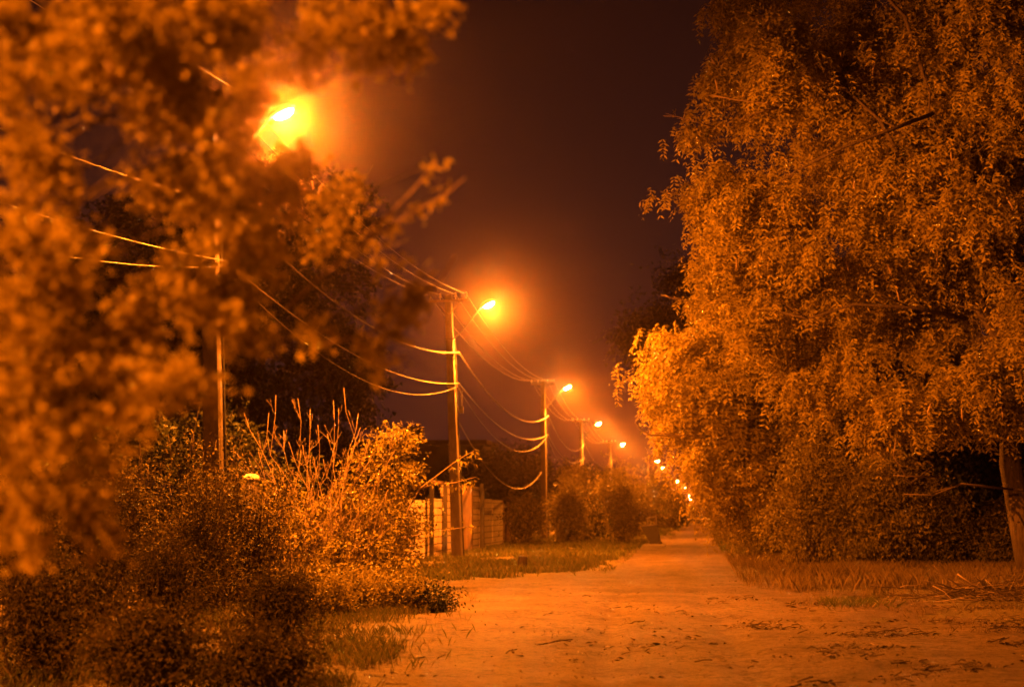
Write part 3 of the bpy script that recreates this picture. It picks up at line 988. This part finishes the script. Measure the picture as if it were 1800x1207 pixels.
# undergrowth on the right
ug = [(1375, 985, 150, 810, M_BUSH, 'leafy bush at the lane edge right under the bright locust'),
      (1440, 1000, 190, 770, M_BUSH, 'broad bush second from the lane under the locusts'),
      (1560, 1000, 190, 800, M_BUSH, 'dim bush in the shade left of the big trunk'),
      (1680, 1000, 170, 880, M_DARK, 'darkest low bush just left of the big trunk'),
      (1318, 972, 70, 870, M_BUSH, 'small bush beside the lane beyond the dry grass'),
      (1390, 975, 150, 740, M_BUSH, 'tall bush with arching shoots behind the lane edge bush'),
      (1500, 975, 170, 730, M_LOCUST, 'tall loose bush filling the gap under the locust crowns'),
      (1290, 958, 44, 880, M_BUSH, 'rounded lit bush where the lane narrows on the right'),
      (1277, 945, 26, 885, M_BUSH, 'little far bush on the right of the lane before the van'),
      (1266, 936, 18, 890, M_BUSH, 'farthest little bush on the right of the lane'),
      (1780, 1003, 130, 900, M_DARK, 'low scrub behind the foot of the big trunk')]
for (px, pyb, w, pyt, m, lb) in ug:
    shrub('bush', lb, px, pyb, w, pyt, m, 0.11, 0.05, clumps=190, per=8, lpt=6, droop=0.4, group='undergrowth on the right', nblob=10, sig=0.24, stems=10, twig=M_BARK, shoots=26)

# ------------------------------------------------------------------ left side of the lane, far to near
ls = [(917, 962, 46, 880, None, M_DARK, 'ivy grown hedge post between the board fence and the third pole', 0.10, 0.07),
      (1004, 955, 66, 852, None, M_BUSH, 'bush just right of the third pole'),
      (1030, 952, 60, 872, None, M_DARK, 'darker bush between the third pole and the fourth'),
      (1090, 955, 70, 845, None, M_BUSH, 'bright bush left of the skip'),
      (1085, 945, 50, 822, 112, M_BUSH, 'tall bright shrub standing over the bushes left of the skip'),
      (1006, 945, 46, 822, 115, M_BUSH, 'small tree like shrub with a leafy top behind the third pole'),
      (1125, 942, 90, 838, 130, M_BUSH, 'spreading bush behind the skip'),
      (1155, 938, 60, 832, 155, M_BUSH, 'tall bush behind the skip under the close pair of lamps'),
      (1178, 938, 40, 868, 140, M_DARK, 'dark bush right of the skip'),
      (1192, 932, 28, 872, 165, M_DEEP, 'blackest bush at the left of the lane near the van'),
      (1200, 930, 20, 884, 185, M_BUSH, 'last bush on the left before the van'),
      (1065, 945, 60, 850, 140, M_BUSH, 'bush behind the bright bush, below the garden lamp')]
for e in ls:
    px, pyb, w, pyt, y, m, lb = e[:7]
    ll, lw = (e[7], e[8]) if len(e) > 7 else (0.15, 0.075)
    shrub('bush', lb, px, pyb, w * 1.12, pyt, m, ll, lw, clumps=120, per=8, lpt=6, droop=0.25, y=y, group='bushes down the left of the lane', nblob=10, sig=0.30, stems=8, shoots=18)

# dark trees behind the poles
bt = Vector((P(430, 900, 82).x, 82, 0))
tb = [B(430, 420, 82, 170, 150, 3.2), B(560, 480, 82, 90, 170, 2.4), B(300, 500, 83, 170, 200, 3), B(600, 640, 82, 70, 90, 2), B(470, 640, 82, 140, 130, 3), B(200, 620, 84, 180, 200, 3), B(610, 380, 82, 45, 70, 1.4), B(640, 690, 82, 36, 50, 1.2), B(330, 720, 83, 160, 120, 3)]
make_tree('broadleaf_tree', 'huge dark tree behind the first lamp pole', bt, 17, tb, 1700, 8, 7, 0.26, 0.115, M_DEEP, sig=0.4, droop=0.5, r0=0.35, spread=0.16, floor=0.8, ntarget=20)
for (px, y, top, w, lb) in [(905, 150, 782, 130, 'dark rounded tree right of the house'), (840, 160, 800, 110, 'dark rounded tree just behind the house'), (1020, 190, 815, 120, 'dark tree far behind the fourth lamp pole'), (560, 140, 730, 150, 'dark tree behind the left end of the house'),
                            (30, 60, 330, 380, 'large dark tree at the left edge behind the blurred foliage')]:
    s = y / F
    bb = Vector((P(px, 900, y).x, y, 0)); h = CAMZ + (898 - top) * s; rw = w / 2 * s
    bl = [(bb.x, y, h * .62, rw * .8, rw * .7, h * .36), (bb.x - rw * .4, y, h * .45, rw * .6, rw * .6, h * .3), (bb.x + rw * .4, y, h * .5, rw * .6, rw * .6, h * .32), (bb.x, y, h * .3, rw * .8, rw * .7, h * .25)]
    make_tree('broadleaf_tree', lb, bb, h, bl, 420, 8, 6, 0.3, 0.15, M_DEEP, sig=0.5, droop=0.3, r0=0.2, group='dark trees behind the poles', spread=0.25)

# the pale bush with bare stems
pb = Vector((P(560, 1000, 33.5).x, 33.5, 0))
pb.z = hgt(pb.x, pb.y)
root = empty('bush', pb)
tag(root, 'pale lit bush with bare upright stems left of the block wall', 'bush')
yb = pb.y
cl = [B(690, 800, yb, 45, 50, .5), B(660, 860, yb, 70, 60, .6), B(600, 930, yb + .3, 90, 60, .7), B(520, 920, yb + .3, 80, 60, .7), B(460, 870, yb + .2, 40, 40, .5), B(700, 900, yb + .2, 50, 50, .5), B(640, 960, yb, 90, 70, .8), B(540, 990, yb, 90, 70, .8),
      B(670, 770, yb, 30, 25, .3), B(720, 830, yb, 22, 22, .3), B(600, 1020, yb, 100, 50, .8), B(700, 980, yb + .3, 50, 50, .5), B(480, 940, yb, 50, 60, .6)]
cl = [(c[0] - pb.x, c[1] - pb.y, c[2] - pb.z, *c[3:]) for c in cl]
T, D, C, _ = blob_tips(cl, 520, 7, 0.13, inner=0.2)
pale_fol = leaves(T, D, 6, 0.085, 0.038, 0.35, 0.06, 0.5)
mb = MB()
def stem_to(px, py, r=0.007, dy=0.0, forks=3):
    e = P(px, py, yb + dy) - pb
    ln = wob((random.gauss(0, .28) + e.x * 0.25, random.gauss(0, .2), -0.03), e, 9, 0.17)
    mb.tube(ln, taper(r, 0.0045, 9), 5)
    for _ in range(forks):
        k = random.randint(4, 8)
        d = (ln[min(9, k + 1)] - ln[k - 1]).normalized()
        f = ln[k] + (d + Vector((random.gauss(0, .55), random.gauss(0, .4), random.gauss(.25, .3)))).normalized() * random.uniform(.15, .5)
        q = wob(ln[k], f, 4, 0.1)
        mb.tube(q, taper(0.0045, 0.002, 4), 4)
        f2 = q[2] + (d + Vector((random.gauss(0, .6), random.gauss(0, .4), random.gauss(.3, .3)))).normalized() * random.uniform(.08, .22)
        mb.tube([q[2], f2], [0.0035, 0.0015], 4)
for (px, py) in [(600, 690), (585, 705), (600, 720), (520, 700), (485, 700), (470, 725), (430, 730), (540, 715), (555, 740), (625, 725), (640, 745), (500, 760), (450, 790), (420, 795), (575, 760), (650, 780), (690, 760), (530, 790), (610, 800), (660, 830), (480, 820), (560, 820), (590, 840), (630, 870), (510, 850), (680, 860), (545, 870), (700, 820)]:
    stem_to(px, py, dy=random.gauss(-0.45, .35), forks=6)
for _ in range(34):
    stem_to(random.gauss(565, 70), random.uniform(770, 930), 0.007, dy=random.gauss(-.6, .25), forks=4)
mb.build('stem', M_TWIG, root, True)
mb = MB()
br = [[P(690, 960, yb), P(720, 890, yb - .1), P(738, 858, yb - .2), P(765, 838, yb - .3), P(795, 815, yb - .3), P(818, 800, yb - .3), P(832, 793, yb - .3)],
      [P(738, 858, yb - .2), P(765, 851, yb - .2), P(800, 848, yb - .2), P(836, 838, yb - .2)], [P(738, 858, yb - .2), P(730, 842, yb - .2), P(722, 832, yb - .2)], [P(700, 948, yb), P(760, 934, yb), P(835, 924, yb)]]
for b_ in br[:3]: mb.tube([p - pb for p in b_], taper(0.018, 0.006, len(b_) - 1), 5)
mb.build('bare_branch', M_TWIG, root, True)
mb = MB(); mb.tube([p - pb for p in br[3]], taper(0.014, 0.006, 2), 5); mb.build('bare_branch', M_TWIG, root, True)
tp = np.array([tuple(P(px, py, yb - .25) - pb) for px, py in [(815, 806), (825, 800), (800, 822), (830, 845), (815, 852), (790, 855), (820, 850), (725, 835), (745, 840), (765, 846), (805, 812), (832, 806), (750, 938), (790, 930), (825, 928), (700, 850), (712, 842)]])
quads_obj('foliage', np.concatenate([pale_fol, leaves(tp, np.tile([[0.6, 0, -0.3]], (len(tp), 1)), 12, 0.10, 0.036, 0.5, 0.07, 0.5)]), M_BUSH, root)

# glossy undergrowth on the left; dark leaf colour stands in for its shade
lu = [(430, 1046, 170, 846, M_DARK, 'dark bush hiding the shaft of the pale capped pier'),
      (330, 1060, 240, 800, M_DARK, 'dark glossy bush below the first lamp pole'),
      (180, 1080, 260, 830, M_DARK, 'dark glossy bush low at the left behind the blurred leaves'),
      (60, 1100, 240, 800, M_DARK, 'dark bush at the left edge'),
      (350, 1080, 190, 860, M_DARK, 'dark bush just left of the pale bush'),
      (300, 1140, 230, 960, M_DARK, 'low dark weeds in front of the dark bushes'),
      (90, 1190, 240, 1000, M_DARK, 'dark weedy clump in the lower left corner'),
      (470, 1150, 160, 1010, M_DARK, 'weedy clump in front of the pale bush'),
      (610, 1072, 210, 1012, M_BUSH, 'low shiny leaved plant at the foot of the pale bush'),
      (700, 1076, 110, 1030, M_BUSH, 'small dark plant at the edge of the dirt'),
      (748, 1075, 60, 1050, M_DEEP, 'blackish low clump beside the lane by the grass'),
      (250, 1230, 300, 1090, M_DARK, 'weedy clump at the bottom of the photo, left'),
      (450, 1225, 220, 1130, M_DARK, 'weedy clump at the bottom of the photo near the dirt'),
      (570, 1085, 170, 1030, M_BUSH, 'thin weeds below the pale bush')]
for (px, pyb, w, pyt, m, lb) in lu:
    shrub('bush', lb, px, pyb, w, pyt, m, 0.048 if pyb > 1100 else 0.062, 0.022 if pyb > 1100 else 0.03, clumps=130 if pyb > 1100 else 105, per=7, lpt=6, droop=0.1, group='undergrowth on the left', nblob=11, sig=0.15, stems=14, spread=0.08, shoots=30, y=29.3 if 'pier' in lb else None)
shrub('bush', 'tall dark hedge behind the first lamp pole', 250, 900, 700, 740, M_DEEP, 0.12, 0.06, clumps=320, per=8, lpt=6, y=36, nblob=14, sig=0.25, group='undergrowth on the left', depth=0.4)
shrub('bush', 'dark hedge between the pale bush and the block wall', 655, 1000, 110, 870, M_DARK, 0.09, 0.05, clumps=140, per=8, lpt=6, y=44, nblob=5, sig=0.18, group='undergrowth on the left')

# ------------------------------------------------------------------ near tree, out of focus at the left
nb_ = Vector((-3.3, 5.4, 0.0))
root = empty('near_tree', nb_)
tag(root, 'out of focus leafy tree close to the viewer on the left', 'tree')
near = [(50, 50, 85, 5), (160, 40, 95, 5.4), (280, 60, 95, 5), (380, 60, 60, 5.2), (60, 170, 75, 4.8), (160, 150, 60, 5.6), (340, 180, 60, 5.2), (250, 130, 80, 5.4), (400, 235, 55, 5.4), (440, 180, 45, 5.8),
        (470, 300, 45, 5.6), (530, 265, 36, 5.8), (500, 330, 34, 5.6), (570, 30, 60, 5.6), (640, 60, 55, 5.8), (700, 40, 55, 5.8), (755, 15, 45, 6), (540, 105, 36, 5.6), (620, 100, 34, 5.8),
        (30, 260, 45, 5), (110, 330, 34, 5.4), (290, 280, 50, 6), (350, 330, 50, 6), (45, 420, 65, 4.8), (60, 520, 75, 5), (150, 480, 45, 5.2), (30, 610, 70, 4.8), (130, 560, 45, 5.2),
        (110, 700, 80, 5), (230, 690, 70, 5), (330, 670, 50, 5.1), (40, 760, 75, 4.8), (150, 790, 65, 5), (50, 860, 70, 4.8), (150, 880, 55, 5), (185, 960, 36, 5), (20, 950, 40, 4.8),
        (420, 520, 55, 5.6), (370, 560, 45, 5.4), (460, 460, 30, 5.8), (560, 580, 30, 6.2), (680, 550, 34, 6.2), (740, 515, 30, 6.4), (670, 610, 32, 6.2), (250, 600, 40, 5.6), (300, 460, 36, 6),
        (620, 340, 55, 7.5), (600, 420, 55, 7.5), (560, 380, 45, 7), (650, 440, 36, 7.2), (690, 470, 24, 6.8), (755, 295, 12, 6.6), (740, 370, 16, 6.8), (700, 410, 22, 6.8), (780, 345, 10, 6.8)]
near += [(355, 300, 50, 5.6), (390, 420, 42, 5.6), (350, 370, 45, 5.7), (395, 500, 40, 5.6), (250, 330, 36, 5.8), (150, 420, 36, 5.6), (410, 340, 50, 5.8), (430, 420, 50, 5.6), (330, 500, 45, 5.4), (440, 590, 40, 5.6), (370, 250, 60, 5.2), (90, 110, 80, 5.2), (220, 60, 80, 4.9), (70, 250, 60, 5.3), (60, 330, 50, 5.3), (420, 20, 60, 5.3), (330, 10, 70, 5.0), (270, 200, 60, 5.5), (420, 130, 40, 5.6), (240, 520, 50, 5.5), (60, 680, 60, 5.2), (190, 620, 50, 5.2)]
T, D, ends = [], [], []
for (px, py, r, y) in near:
    c = P(px, py, y) - nb_
    rr = r * y / F
    n = max(10, int(95 * (rr / 0.13) ** 2))
    if y > 6.5: n = int(n * 0.35)
    k = RNG.integers(0, 4, 1)[0] + 4
    sub = np.array(c) + RNG.normal(0, rr * 0.48, (k, 3))
    pick = sub[RNG.integers(0, k, n)]
    T.append(pick + RNG.normal(0, rr * 0.30, (n, 3)))
    D.append(np.tile([[0.5, 0.1, -0.1]], (n, 1)))
    ends.append(c)
# the rest of the crown, left of and above the picture
m = 700
u = nrm(RNG.normal(0, 1, (m, 3))) * (RNG.uniform(0.4, 1, (m, 1)) ** 0.5) * np.array([1.9, 1.9, 2.1]) + np.array([-0.3, 0.2, 4.3])
keep = (u[:, 0] + nb_.x < -2.35) | (u[:, 2] > 4.6)
T.append(u[keep]); D.append(nrm(u[keep] - np.array([0, 0, 3.5])))
T, D = np.concatenate(T), np.concatenate(D)
quads_obj('crown', leaves(T, D, 5, 0.036, 0.025, 0.25, 0.024, 0.4), M_NEAR, root)
mb = MB()
main = wob((0, 0, -0.1), (0.2, 0.1, 4.6), 9, 0.05)
mb.tube(main, taper(0.16, 0.05, 9), 10)
for i, c in enumerate(ends):
    if i % 3: continue
    k = max(3, min(8, int((c.z - 0.4) / 4.6 * 9)))
    mb.tube(wob(main[k], c, 7, 0.10, 0.02), taper(0.014, 0.003, 7), 5)
mb.build('trunk', M_BARK, root, True)
mb = MB()
for pts in ([(500, 545), (560, 490), (650, 420), (720, 375), (780, 345), (818, 312)], [(640, 425), (690, 370), (730, 330), (768, 285)], [(560, 605), (640, 590), (700, 550), (770, 500), (800, 450)], [(100, 770), (170, 735), (230, 705), (310, 680)]):
    mb = MB(); mb.tube([P(a_, b_, 6.6) - nb_ for a_, b_ in pts], taper(0.0065, 0.0035, len(pts) - 1), 6); mb.build('branch', M_TWIG, root, True)
o = None
mb = MB(); mb.tube([P(178, 92, 5) - nb_, P(192, 120, 5) - nb_, P(200, 140, 5) - nb_, P(203, 155, 5) - nb_], [0.006, 0.010, 0.010, 0.004], 6); mb.build('seed_pod', M_POD, root, True)

# ------------------------------------------------------------------ grass, litter, brush
def blades(name, label, pts, h, w, mat, lean_=0.35):
    n = len(pts)
    hh = h * RNG.uniform(0.45, 1.25, (n, 1))
    a = RNG.uniform(0, 2 * math.pi, n)
    s = np.stack([np.cos(a), np.sin(a), np.zeros(n)], 1) * w / 2
    ln = RNG.normal(0, lean_, (n, 3)); ln[:, 2] = 0
    V = np.empty((n, 4, 3))
    V[:, 0] = pts - s
    V[:, 1] = pts + s
    V[:, 2] = pts + ln * hh + np.array([0, 0, 1]) * hh + s * 0.15
    V[:, 3] = pts + ln * hh * 0.35 + np.array([0, 0, .55]) * hh - s * 0.8
    o = quads_obj(name, V.reshape(-1, 3), mat)
    return tag(o, label, 'grass', kind='stuff')


def scatter(n, x0, x1, y0, y1, fn):
    out = []
    while len(out) < n:
        x, y = random.uniform(x0, x1), random.uniform(y0, y1)
        if random.random() < fn(x, y): out.append((x, y, hgt(x, y) - 0.01))
    return np.array(out)


def clump(x, y, s=0.7, z=40, lo=-0.15):
    return max(0.0, min(1.0, (mnoise.noise(Vector((x * s, y * s, z))) - lo) * 2.2))


def lverge(x, y):
    e = interp(y, ROAD_L) + 0.25 * mnoise.noise(Vector((x, y, 31)))
    return clump(x, y) if x < e else (0.15 * clump(x, y, 1.6, 50, 0.05) if x < e + 0.7 else 0)


def rverge(x, y):
    e = interp(y, ROAD_R) + 0.5 * mnoise.noise(Vector((x, y, 33)))
    return clump(x, y, 0.5, 44) * min(1, 0.15 + (x - e) * 0.4) if x > e else (0.18 * clump(x, y, 1.3, 51, 0.0) if x > e - 1.6 else 0)


blades('verge_grass', 'short lit grass on the verge before the block wall', scatter(52000, -9, -2.2, 38, 100, lverge), 0.17, 0.022, M_GRASS)
blades('rough_grass', 'rough grass along the left edge of the dirt', scatter(26000, -8, -2.6, 12, 38, lverge), 0.14, 0.0055, M_GRASS)
blades('dry_grass', 'tall dry grass along the edge of the wood on the right', scatter(85000, 0.9, 11, 34, 60, rverge), 0.27, 0.006, M_DRY, 0.3)
blades('sparse_grass', 'thin short grass on the dirt at the right', scatter(16000, 1.5, 9, 18, 38, rverge), 0.09, 0.006, M_DRY, 0.5)
blades('lane_grass', 'grass along the right side of the far lane', scatter(20000, 0.9, 5, 60, 190, rverge), 0.35, 0.04, M_GRASS)
blades('hedge_grass', 'grass along the left side of the far lane', scatter(16000, -7, -1.2, 100, 190, lverge), 0.25, 0.04, M_GRASS)
tf = G(1500, 1066)
pts = np.stack([RNG.normal(tf.x, 0.28, 700), RNG.normal(tf.y, 0.5, 700), np.zeros(700)], 1)
blades('grass_tuft', 'low green tuft of grass alone on the dirt at the right', pts, 0.15, 0.007, M_GRASS, 0.5)


def dens(x, y):
    a = clump(x, y * 0.8, 0.8, 60, 0.0)
    t = min(1, max(0, (x + 1.5) / 4.0))
    near_ = 1.0 if y < 25 else max(0.05, 1 - (y - 25) / 12)
    return a * (0.12 + 0.88 * t) * near_


lp_ = scatter(6500, -3, 6.5, 11, 40, dens)
N = len(lp_)
d = RNG.normal(0, 1, (N, 3)); d[:, 2] = RNG.normal(0, 0.18, N); d = nrm(d)
s = np.cross(d, np.array([0, 0, 1.0])) + RNG.normal(0, 0.25, (N, 3)); s = nrm(s)
Lb = RNG.lognormal(-3.85, 0.6, (N, 1)); Wb = Lb * RNG.uniform(0.12, 0.5, (N, 1))
c = lp_ + np.array([0, 0, 0.022])
V = np.stack([c - d * Lb, c - s * Wb + [0, 0, .012], c + d * Lb, c + s * Wb + [0, 0, .012]], 1)
tag(quads_obj('leaf_litter', V.reshape(-1, 3), M_LITTER), 'dark dead leaves and bits of bark strewn over the dirt', 'leaf litter', kind='stuff')
mb = MB()
for (x, y, z) in scatter(260, -3, 6.5, 12, 34, dens):
    a = random.gauss(0, 0.8); L_ = random.uniform(0.03, 0.12)
    dv = Vector((math.cos(a), math.sin(a), 0)) * L_
    p = Vector((x, y, z + 0.03))
    mb.tube([p - dv, p + Vector((random.gauss(0, .02), random.gauss(0, .02), 0.02)), p + dv + Vector((0, 0, random.uniform(-.01, .05)))], 0.006, 4)
tag(mb.build('fallen_twigs', M_BARK), 'thin dark twigs scattered on the dirt', 'twigs', kind='stuff')
mb = MB()
for (x, y, z) in scatter(1800, -3.4, 6, 11, 48, lambda x, y: 0.9 if interp(y, ROAD_L) - .2 < x < interp(y, ROAD_R) + .5 else 0):
    r_ = random.uniform(0.004, 0.013)
    mb.lathe([(r_ * .6, 0), (r_, r_ * .5), (r_ * .7, r_ * 1.1), (.001, r_ * 1.1)], (x, y, z + 0.014), 5, 1, random.uniform(.7, 1.3))
tag(mb.build('pebbles', M_ROCK), 'small pebbles and clods lying on the dirt', 'pebbles', kind='stuff')

bp0 = G(1720, 1056)
root = empty('brush_pile', bp0)
tag(root, 'heap of dry cut branches on the ground by the right edge', 'brush pile')
for i in range(95):
    c = Vector((random.gauss(0, 0.62), random.gauss(0, 0.7), abs(random.gauss(0.12, 0.12))))
    a = random.gauss(0, 0.7)
    L_ = random.uniform(0.2, 0.6)
    dv = Vector((math.cos(a), math.sin(a) * .6, random.gauss(0.0, 0.28))) * L_
    q = wob(c - dv, c + dv, 4, 0.15)
    for p in q: p.z = max(p.z, 0.015)
    mb = MB(); mb.tube(q, taper(random.uniform(.006, .014), .003, 4), 4); mb.build('branch', M_BARK if i % 4 else M_TWIG, root, True)

# ------------------------------------------------------------------ haze, sky, render settings
HAZE = 0.00026  # added air volume; its scattering stands in for lens glow round the lamps
mb = MB(); mb.box((0, 310, 6.5), (512, 730, 16.0))
m, nt, out = new_mat('lamp_glow_haze')
pv = nt.nodes.new('ShaderNodeVolumePrincipled')
pv.inputs['Color'].default_value = (1.0, 0.80, 0.86, 1)
pv.inputs['Density'].default_value = HAZE
pv.inputs['Anisotropy'].default_value = 0.97
nt.links.new(pv.outputs[0], out.inputs['Volume'])
hz_ = mb.build('haze', m)
tag(hz_, 'thin haze added to give the lamps their glow', 'haze', kind='stuff')

w = bpy.data.worlds.new('World')
SC.world = w
w.use_nodes = True
nt = w.node_tree
bg = nt.nodes['Background']
tc = nt.nodes.new('ShaderNodeTexCoord')
sep = nt.nodes.new('ShaderNodeSeparateXYZ')
nt.links.new(tc.outputs['Generated'], sep.inputs[0])
r = ramp(nt, [(0.0, (0.026, 0.0075, 0.0056)), (0.10, (0.025, 0.0066, 0.0044)), (0.30, (0.012, 0.0025, 0.0014)), (1.0, (0.005, 0.0012, 0.0008))])
nt.links.new(sep.outputs['Z'], r.inputs[0])
nt.links.new(r.outputs[0], bg.inputs[0])
bg.inputs[1].default_value = 1.0

SC.view_settings.view_transform = 'Standard'
SC.view_settings.look = 'None'
SC.view_settings.exposure = 0.5
SC.view_settings.gamma = 1.0
SC.render.engine = 'CYCLES'
cy = SC.cycles
cy.use_denoising = True
cy.max_bounces = 4
cy.diffuse_bounces = 2
cy.glossy_bounces = 1
cy.transmission_bounces = 2
cy.volume_bounces = 0
cy.transparent_max_bounces = 4
cy.sample_clamp_indirect = 2.0
cy.use_light_tree = True
cy.volume_step_rate = 4.0
